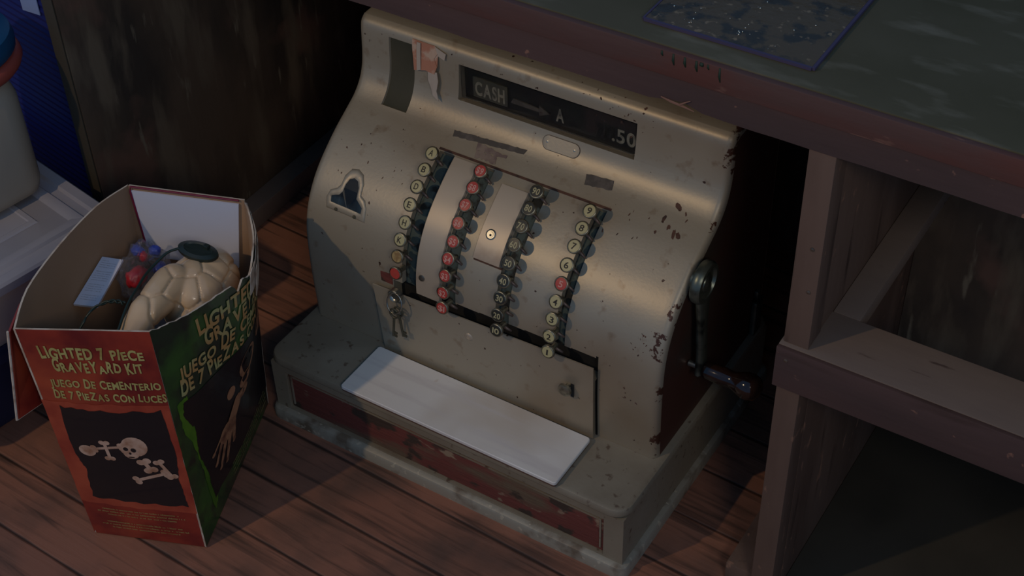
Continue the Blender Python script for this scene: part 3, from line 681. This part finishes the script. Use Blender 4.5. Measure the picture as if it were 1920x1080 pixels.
# flap folded down outside the left end
def quadslab(bm, P, th, mi=0, n=None):
    P = [Vector(p) for p in P]; n = n or (P[1]-P[0]).cross(P[2]-P[0]).normalized()
    a = [bm.verts.new(p) for p in P]; b = [bm.verts.new(p+n*th) for p in P]; k = len(P)
    bm.faces.new(a); bm.faces.new(b[::-1])
    for i in range(k): bm.faces.new((a[i], a[(i+1) % k], b[(i+1) % k], b[i]))
    return bm
bm = quadslab(bmesh.new(), [(-.0975, -.2465, .336), (-.0755, -.2835, .336), (-.0885, -.2985, .212), (-.0925, -.262, .203), (-.1, -.252, .21)], .0022)
fl_ = obj('side_flap', bm, 'redprint', cb)
obj('flap_edge', tube(bmesh.new(), [(-.0755, -.2840, .336), (-.0885, -.2995, .211), (-.0925, -.262, .202)][0:], .0014, 6), 'tear', fl_)
bm = bmesh.new()
prism(bm, [(.03, .985), (.955, .985), (.895, .70), (.10, .70), (.085, .78)], lambda u, v: fn_back(u, v, -.0030), lambda u, v: fn_back(u, v, -.0050-.004*(1-v)))
obj('inner_flap', bm, 'white', bp, label='white inner flap')
obj('flap_border', tube(bmesh.new(), [fn_back(.10, .70, -.0055), fn_back(.03, .98, -.0055), fn_back(.03, 1.0, -.004), fn_back(.96, 1.0, -.004)], .0013, 6), 'magenta', bp, label='dark magenta border of the white flap')
# torn layered cardboard at the back corner
bm = bmesh.new()
for k, (o_, u0) in enumerate(((.0012, .60), (.0030, .68))):
    n = 14; a = []; 
    for i in range(n+1):
        u = u0+(1-u0)*i/n; a.append([bm.verts.new(fn_right(u, v, o_+.0008*q)) for v, q in ((.88-.05*k, 0), (.985-.03*k+.012*noise.noise(Vector((u*26, k, 0))), 0), (.985-.03*k+.012*noise.noise(Vector((u*26, k, 0))), 1), (.88-.05*k, 1))])
    for A, B in zip(a, a[1:]):
        for j in range(4): bm.faces.new((A[j], A[(j+1) % 4], B[(j+1) % 4], B[j]))
    bm.faces.new(a[0]); bm.faces.new(a[-1][::-1])
obj('torn_layers', bm, 'tear', rp, label='torn pale cardboard edge')
F = lambda o: (lambda u, v: fn_front(u, v, o)); G = lambda o: (lambda u, v: fn_right(u, v, o))
def rag(P, amp, seed, k=10):
    rnd = random.Random(seed); return [(u+rnd.uniform(-amp, amp), v+rnd.uniform(-amp, amp)) for u, v in dense(P, k)]
def sheetpoly(name, P, fn, m, par, label=None, **kw):
    bm = bmesh.new(); vs = [bm.verts.new(fn(u, v)) for u, v in P]; f = bm.faces.new(vs); bmesh.ops.triangulate(bm, faces=[f]); return obj(name, bm, m, par, label=label)
def gridpoly(name, P, fn, m, par, res=.03, label=None):
    """outline cut into small cells so it follows a curved panel"""
    bm = bmesh.new(); vs = [bm.verts.new((u, v, 0)) for u, v in P]; bm.faces.new(vs)
    us = [p[0] for p in P]; vv = [p[1] for p in P]
    x = min(us)+res
    while x < max(us):
        bmesh.ops.bisect_plane(bm, geom=bm.verts[:]+bm.edges[:]+bm.faces[:], plane_co=(x, 0, 0), plane_no=(1, 0, 0)); x += res
    y = min(vv)+res
    while y < max(vv):
        bmesh.ops.bisect_plane(bm, geom=bm.verts[:]+bm.edges[:]+bm.faces[:], plane_co=(0, y, 0), plane_no=(0, 1, 0)); y += res
    bmesh.ops.triangulate(bm, faces=bm.faces[:])
    for q in bm.verts: q.co = fn(q.co.x, q.co.y)
    return obj(name, bm, m, par, label=label)
gridpoly('picture_border', rag([(.0, .685), (1.0, .69), (1.0, .18), (.0, .18)], .004, 1, 14), F(.0003), 'redprint2', fp, .1)
gridpoly('picture_panel', rag([(.13, .665), (.5, .655), (.93, .665), (.955, .45), (.92, .34), (.94, .215), (.5, .21), (.125, .215), (.16, .36), (.11, .45)], .006, 2, 8), F(.0006), 'blackprint', fp, .1, label='black picture of bones')
bm = bmesh.new()
text(bm, 'LIGHTED 7 PIECE', .13, .885, .78, .042, F(.0008), .035, 1, 1.2); text(bm, 'GRAVEYARD KIT', .20, .828, .68, .040, F(.0008), .035, 1, 1.25)
text(bm, 'JUEGO DE CEMENTERIO', .13, .758, .85, .032, F(.0008), .03, .8, 1.15); text(bm, 'DE 7 PIEZAS CON LUCES', .13, .706, .87, .032, F(.0008), .03, .8, 1.15)
obj('lettering', bm, 'yellowink', fp, label='yellow spooky lettering')
bm = bmesh.new(); rnd = random.Random(9)
for i, v in enumerate((.155, .140, .125, .085, .070, .055)):
    w_ = (.66, .76, .60)[i % 3]; s = ''.join(rnd.choice('aeionrstlmdcu') if rnd.random() > .17 else ' ' for _ in range(62)).strip()
    text(bm, s, .5-w_/2, v, w_, .0085, F(.0008), 0)
obj('small_print', bm, 'yellowink', fp, label='lines of tiny yellow print')
def disc(bm, cx, cy, ru, rv, fn, n=20, f=None):
    P = [(cx+ru*math.cos(2*math.pi*k/n), cy+rv*math.sin(2*math.pi*k/n)) for k in range(n)]; bm.faces.new([bm.verts.new(fn(u, v)) for u, v in P])
def bone(bm, a, b, r, fn, asp=2.6):
    (x0, y0), (x1, y1) = a, b; dx, dy = (x1-x0), (y1-y0)/1; L_ = math.hypot(dx, dy/asp*1.0) or 1
    ln = math.hypot(dx*1, dy*asp); nx, ny = -dy*asp/ln, dx/ln
    wq = r*.55; bm.faces.new([bm.verts.new(fn(u, v)) for u, v in ((x0+nx*wq, y0+ny*wq/asp), (x0-nx*wq, y0-ny*wq/asp), (x1-nx*wq, y1-ny*wq/asp), (x1+nx*wq, y1+ny*wq/asp))])
    for (x, y) in (a, b):
        for s in (-1, 1): disc(bm, x+nx*r*.8*s, y+ny*r*.8*s/asp, r, r/asp, fn, 12)
bm = bmesh.new(); f9 = F(.0010)
disc(bm, .64, .50, .105, .045, f9); disc(bm, .60, .468, .065, .026, f9); disc(bm, .565, .49, .05, .03, f9)
bone(bm, (.30, .475), (.53, .495), .026, f9); bone(bm, (.40, .51), (.41, .435), .026, f9); disc(bm, .235, .462, .07, .026, f9)
bone(bm, (.68, .43), (.72, .39), .035, f9); bone(bm, (.58, .335), (.83, .375), .03, f9); bone(bm, (.80, .43), (.88, .36), .028, f9)
obj('bones_print', bm, 'boneprint', fp, label='printed skull and bones')
bm = bmesh.new(); f10 = F(.0013)
disc(bm, .565, .488, .02, .009, f10, 10); disc(bm, .625, .484, .022, .010, f10, 10); disc(bm, .592, .468, .010, .006, f10, 8); disc(bm, .595, .450, .028, .0025, f10, 8)
obj('skull_sockets', bm, 'blackprint', fp)
# green side
gridpoly('lime_border', rag([(.045, .66), (.12, .68), (.15, .5), (.20, .3), (.22, .10), (.17, .07), (.13, .3), (.10, .45), (.05, .55)], .006, 5, 6), G(.0004), 'limeprint', rp, .05, label='ragged lime green stripe')
gridpoly('picture_panel', rag([(.09, .655), (.99, .70), (.99, .10), (.19, .12), (.16, .28), (.12, .40), (.13, .52), (.07, .60)], .005, 6, 10), G(.0007), 'blackprint', rp, .04, label='black picture of a skeleton arm')
bm = bmesh.new()
for s, u0, v0, wd, h in (('LIGHTED 7 PIECE', .25, .895, .72, .060), ('GRAVEYARD KIT', .28, .825, .68, .060), ('JUEGO DE CEMENTERIO', .10, .755, .88, .052), ('DE 7 PIEZAS CON LUCES', .09, .690, .89, .052)):
    text(bm, s, u0, v0, wd, h, G(.0011), .035, 1, 1.2)
obj('lettering', bm, 'orangeink', rp, label='gold spooky lettering')
bm = bmesh.new(); g9 = G(.0011)
# skeleton arm with open fingers reaching up to a face
gridp = lambda P: bm.faces.new([bm.verts.new(g9(u, v)) for u, v in P])
for c in ((.60, .56, .10, .065), (.57, .485, .065, .035), (.55, .43, .055, .025), (.83, .60, .09, .075), (.43, .50, .035, .03)): disc(bm, *c, g9, 16)
gridp([(.47, .45), (.56, .45), (.46, .33), (.35, .335)]); disc(bm, .39, .33, .085, .045, g9, 14)
for a, b in (((.34, .33), (.25, .25)), ((.37, .31), (.29, .205)), ((.41, .30), (.36, .19)), ((.45, .32), (.45, .235)), ((.33, .345), (.235, .31))):
    (x0, y0), (x1, y1) = a, b; gridp([(x0-.022, y0), (x0+.022, y0+.006), (x1+.015, y1), (x1-.015, y1)]); disc(bm, x1, y1, .019, .009, g9, 8)
obj('skeleton_print', bm, 'handprint', rp, label='printed orange skeleton')
bm = bmesh.new(); disc(bm, .565, .57, .024, .014, G(.0014), 10); disc(bm, .64, .585, .024, .014, G(.0014), 10); disc(bm, .58, .505, .04, .006, G(.0014), 10)
obj('skull_sockets', bm, 'blackprint', rp)
bm = bmesh.new()
for i in range(4):
    s = ''.join(rnd.choice('aeionrstlmdcu') if rnd.random() > .17 else ' ' for _ in range(60)).strip(); text(bm, s, .42, .05+.022*i, .53, .011, G(.0011), 0)
obj('small_print', bm, 'yellowink', rp)

# ------------------------------------------------------------------ contents of the box
def cloud_mesh(parts, voxel=.0022):
    """parts: list of (centre, radii, quaternion-ish euler) ellipsoids and (p0,p1,r0,r1) capsules fused into one skin"""
    bm = bmesh.new()
    for p in parts:
        if len(p) == 3:
            mt = Matrix.Translation(p[0]) @ Matrix.Rotation(p[2], 4, 'Z') @ Matrix.Diagonal((*p[1], 1)); bmesh.ops.create_icosphere(bm, subdivisions=4, radius=1, matrix=mt)
        else:
            a, b, r0, r1 = Vector(p[0]), Vector(p[1]), p[2], p[3]
            for k in range(13):
                f = k/12; bmesh.ops.create_icosphere(bm, subdivisions=3, radius=r0+(r1-r0)*f, matrix=Matrix.Translation(a.lerp(b, f)))
    me = bpy.data.meshes.new('tmp'); bm.to_mesh(me); bm.free(); o = bpy.data.objects.new('tmp', me); C.objects.link(o)
    m = o.modifiers.new('r', 'REMESH'); m.mode = 'VOXEL'; m.voxel_size = voxel
    s = o.modifiers.new('s', 'SMOOTH'); s.iterations = 6; s.factor = .6
    dg = bpy.context.evaluated_depsgraph_get(); dg.update(); out = bpy.data.meshes.new_from_object(o.evaluated_get(dg)); bpy.data.objects.remove(o)
    return out
PA, PB = Vector((-.004, -.075, .292)), Vector((.006, -.108, .272))
me = cloud_mesh([((-.012, -.078, .250), (.042, .052, .052), .5), ((-.016, -.056, .262), (.036, .036, .040), 0), ((.010, -.098, .240), (.032, .042, .042), 0),
                 ((-.024, -.100, .287), (-.017, -.152, .287), .0215, .0175), ((-.017, -.152, .287), (-.012, -.197, .264), .0175, .016), ((.018, -.150, .245), (.020, -.185, .230), .015, .014)], .0018)
me.update()
seeds = [(.012, -.020, .322), (-.022, -.040, .322), (.020, -.050, .325), (-.005, -.075, .328), (.032, -.078, .312), (.045, -.045, .30), (.014, -.100, .315), (.040, -.105, .29), (.050, -.080, .275),
         (-.018, -.108, .318), (.02, -.128, .29), (-.012, -.150, .30), (-.004, -.180, .275), (.035, -.015, .31), (.02, -.17, .25), (-.03, -.07, .31), (.0, -.2, .26), (.052, -.12, .26), (.005, -.125, .30)]
seeds = [Vector(s)+Vector((-.012, -.008, -.024)) for s in seeds]
nrm = [v.normal.copy() for v in me.vertices]
for v, n in zip(me.vertices, nrm):
    q = v.co+Vector((noise.noise(v.co*35), noise.noise(v.co*35+Vector((9, 0, 0))), 0))*.006
    ds = sorted((q-s).length for s in seeds[:])[:2]; g = ds[1]-ds[0]
    v.co -= n*(.0026*math.exp(-(g/.0022)**2)-.0012*min(g/.02, 1))
bp_ = obj('bone_prop', me, 'bone', None, True)
tag(bp_, 'glossy beige cracked plastic bone prop lying in the open cardboard box', 'halloween prop')
# black clip on the prop and its cord
cl = smooth_by_angle(obj('light_clip', lathe(bmesh.new(), [(0, 0), (.024, 0), (.0255, .002), (.025, .005), (.018, .007), (.016, .0055), (0, .0055)], Matrix.Translation((-.021, -.058, .3005)) @ Matrix.Rotation(.06, 4, 'Y') @ Matrix.Rotation(.15, 4, 'Z') @ Matrix.Diagonal((1, .55, 1, 1)), 28), 'blackplastic'), 40)
tag(cl, 'flat black plastic clip on top of the beige bone prop', 'clip')
bm = bmesh.new(); bx(bm, -.018, -.011, -.053, -.047, .305, .3095, .0008)
obj('lug', bm, 'blackplastic', cl)
cordp = crom([(-.040, -.066, .306), (-.047, -.080, .306), (-.049, -.1004, .302), (-.0465, -.118, .301), (-.042, -.1326, .300), (-.034, -.157, .299), (-.026, -.176, .296), (-.020, -.192, .290), (-.018, -.205, .282)], 8)
cd = obj('cord', tube(bmesh.new(), cordp, .0016, 8), 'cord', None, True); tag(cd, 'dark green cord running along the left side of the bone prop', 'cord')
def twist(base, ph):
    out = []
    for i, p in enumerate(base):
        a = i*.55+ph; out.append(Vector(p)+Vector((math.cos(a)*.0014, math.sin(a)*.0014, math.sin(a+1)*.0014)))
    return out
c2 = crom([(-.0385, -.161, .296), (-.047, -.163, .297), (-.0572, -.1692, .296), (-.0652, -.184, .293), (-.0645, -.203, .285), (-.062, -.222, .272)], 9)
bm = bmesh.new(); tube(bm, twist(c2, 0), .0012, 7); tube(bm, twist(c2, math.pi), .0012, 7)
cd2 = obj('twisted_cord', bm, 'cord', None, True); tag(cd2, 'twisted pair of dark green wires looping at the front left corner inside the box', 'cord')
# leaflet
lf = thing('leaflet', 'narrow white printed leaflet leaning against the inner left side of the box', 'leaflet', loc=(-.09, -.13, .25))
la, lb, lc, ld = Vector((-.1175, -.168, .262)), Vector((-.0913, -.1575, .262)), Vector((-.1097, -.092, .275)), Vector((-.1345, -.1003, .275))
def leafp(u, v, o=0): a = la.lerp(lb, u); b = ld.lerp(lc, u); return a.lerp(b, v)+Vector((.2, -.2, .95)).normalized()*o
bm = bmesh.new(); prism(bm, [(0, 0), (1, 0), (1, 1), (0, 1)], lambda u, v: leafp(u, v, 0), lambda u, v: leafp(u, v, .0035)); rel(obj('paper', bm, 'white', lf))
bm = bmesh.new(); rnd = random.Random(5)
for i in range(19):
    if i in (4, 10, 15): continue
    s = ''.join(rnd.choice('aeionrstlmdcu') if rnd.random() > .17 else ' ' for _ in range(26)).strip()
    text(bm, s, .12, .92-i*.045, .70 if i else .3, .017, lambda u, v: leafp(u, v, .0038), 0)
rel(obj('print_lines', bm, 'textgrey', lf))
# crinkled bag with coloured bulbs
def crumple(c, r, amp, seed, sub=4, fq=45):
    bm = bmesh.new(); bmesh.ops.create_icosphere(bm, subdivisions=sub, radius=1)
    for v in bm.verts:
        d = v.co.normalized(); q = noise.noise(d*2.2+Vector((seed, 0, 0)))+.5*noise.noise(d*5+Vector((seed, 3, 0)))+.35*abs(noise.noise(d*9+Vector((0, seed, 0))))
        k = 1+amp*q; v.co = Vector(c)+Vector((d.x*r[0], d.y*r[1], d.z*r[2]))*k
    return bm
bag = thing('plastic_bag', 'crinkled clear plastic bag of red and blue pieces at the back left of the box', 'bag', loc=(-.094, -.078, .25))
rel(obj('film', crumple((-.094, -.078, .250), (.024, .030, .036), .45, 2.0), 'baggie', bag))
for i, (p, r, m) in enumerate((((-.090, -.095, .262), (.010, .014, .011), 'bagred'), ((-.108, -.070, .276), (.008, .007, .005), 'bagblue'), ((-.088, -.062, .279), (.007, .006, .006), 'bagblue'), ((-.098, -.072, .272), (.005, .005, .007), 'bagred'), ((-.09, -.06, .25), (.008, .008, .008), 'bagblue'))):
    rel(obj('bulb', crumple(p, r, .3, i+4, 3), m, bag, True))
def sack(c, h, ang, seed, amp):
    bm = bmesh.new(); bmesh.ops.create_icosphere(bm, subdivisions=5, radius=1)
    for v in bm.verts:
        d = v.co.normalized(); q = Vector([math.copysign(abs(k)**.55, k) for k in d]); m_ = max(abs(k) for k in q)
        nn_ = noise.noise(d*3+Vector((seed, 0, 0)))*.6+abs(noise.noise(d*8+Vector((0, seed, 0))))*.6
        p = Vector((q.x*h[0], q.y*h[1], q.z*h[2]))*(1-amp+amp*nn_); v.co = Vector(c)+Matrix.Rotation(ang, 3, 'Z') @ p
    return bm
o = obj('plastic_film', sack((-.043, -.128, .105), (.060, .106, .098), math.radians(21.8), 7, .13), 'greybag', None, True); tag(o, 'crumpled grey plastic film filling the box under the bone prop', 'packaging')

# ------------------------------------------------------------------ left side clutter
ang = math.radians(10)
def tilt(o, px, py, a):
    o.location = (px, py, 0); o.rotation_euler = (0, 0, a)
tb = thing('storage_tub', 'cloudy white plastic storage tub with a ridged lid, left of the printed cardboard box', 'tub')
tdir = Vector((.032, .178, 0)).normalized(); ta = math.atan2(tdir.y, tdir.x)-math.pi/2     # long side direction
tilt(tb, -.199, -.008, ta); tb.location.z = .0553; tb.scale = (.96,)*3
# local frame: x to the right edge (0), -x left; y back edge 0, front -y
W_, D_ = .42, .34
smooth_by_angle(obj('tub_body', stack([(.03, .0905), (.022, .11), (.012, .185)], -W_, 0, -D_, 0, .03), 'tub', tb), 40)
lidm = stack([(.004, .184), (0, .186), (0, .197), (.003, .2), (.016, .2), (.019, .1955), (.030, .1955), (.033, .199), (.045, .199), (.048, .1965)], -W_, 0, -D_, 0, .03)
smooth_by_angle(obj('tub_lid', lidm, 'tublid', tb), 40)
bm = bmesh.new(); stack([(.075, .1966), (.077, .1985), (.083, .1985), (.085, .1973)], -W_, 0, -D_, 0, .03, bm=bm); obj('lid_ridge', bm, 'tublid', tb)
nv = thing('dark_crate', 'low dark navy crate under the white storage tub', 'crate'); tilt(nv, -.216, -.016, ta)
smooth_by_angle(obj('crate_body', stack([(.034, 0), (.028, .01), (.004, .132), (.006, .1415)], -.385, -.006, -.32, -.003, .03), 'navy', nv), 40)
bm = stack([(0, .124), (0, .137)], -.387, -.004, -.322, -.001, .03); obj('crate_rim', bm, 'navy', nv)
jg = thing('beige_jug', 'rounded beige plastic jug with teal cap and red collar standing on the tub lid', 'jug'); tilt(jg, -.310, -.011, ta); jg.location.z = .0553; jg.scale = (.96,)*3
smooth_by_angle(obj('jug_body', stack([(.012, .2002), (.003, .207), (0, .22), (0, .345), (.006, .366), (.02, .376)], -.16, 0, -.135, 0, .035), 'jug', jg), 50)
smooth_by_angle(obj('collar', lathe(bmesh.new(), [(0, 0.3760), (.074, 0.3760), (.078, 0.3805), (.081, 0.3875), (.079, 0.3945), (.075, 0.3975), (0, 0.3975)], Matrix.Translation((-.070, -.046, 0)), 40), 'pinkred', jg), 50)
smooth_by_angle(obj('cap', lathe(bmesh.new(), [(0, 0.3980), (.072, 0.3980), (.076, 0.4025), (.077, 0.4145), (.074, 0.4245), (.06, 0.4305), (0, 0.4325)], Matrix.Translation((-.070, -.046, 0)), 40), 'teal', jg), 50)
bc = thing('blue_crate', 'tall ribbed blue plastic crate standing between the beige jug and the wooden side panel', 'crate')
bm = bmesh.new(); n = 60; prof_ = []
for i in range(n*4+1):
    z = .0+.62*i/(n*4); prof_.append((z, .0007*math.sin(i*math.pi/2)))
fr = []
for z, d in prof_:
    fr.append([bm.verts.new((x, y, z)) for x, y in ((-.80, .153-d), (-.3165, .064-d), (-.3165, .40), (-.80, .40))])
for A, B in zip(fr, fr[1:]):
    for k in range(4): bm.faces.new((A[k], A[(k+1) % 4], B[(k+1) % 4], B[k]))
bm.faces.new(fr[0][::-1]); bm.faces.new(fr[-1])
bl = obj('crate_shell', bm, 'blue', bc)
obj('label_card', quadslab(bmesh.new(), [(x, .064+(-.3165-x)*.089/.4835-.0012, z) for x, z in ((-.392, .434), (-.3525, .442), (-.3525, .55), (-.392, .55))], .001), 'paleblue', bc, label='pale blue card on the crate')
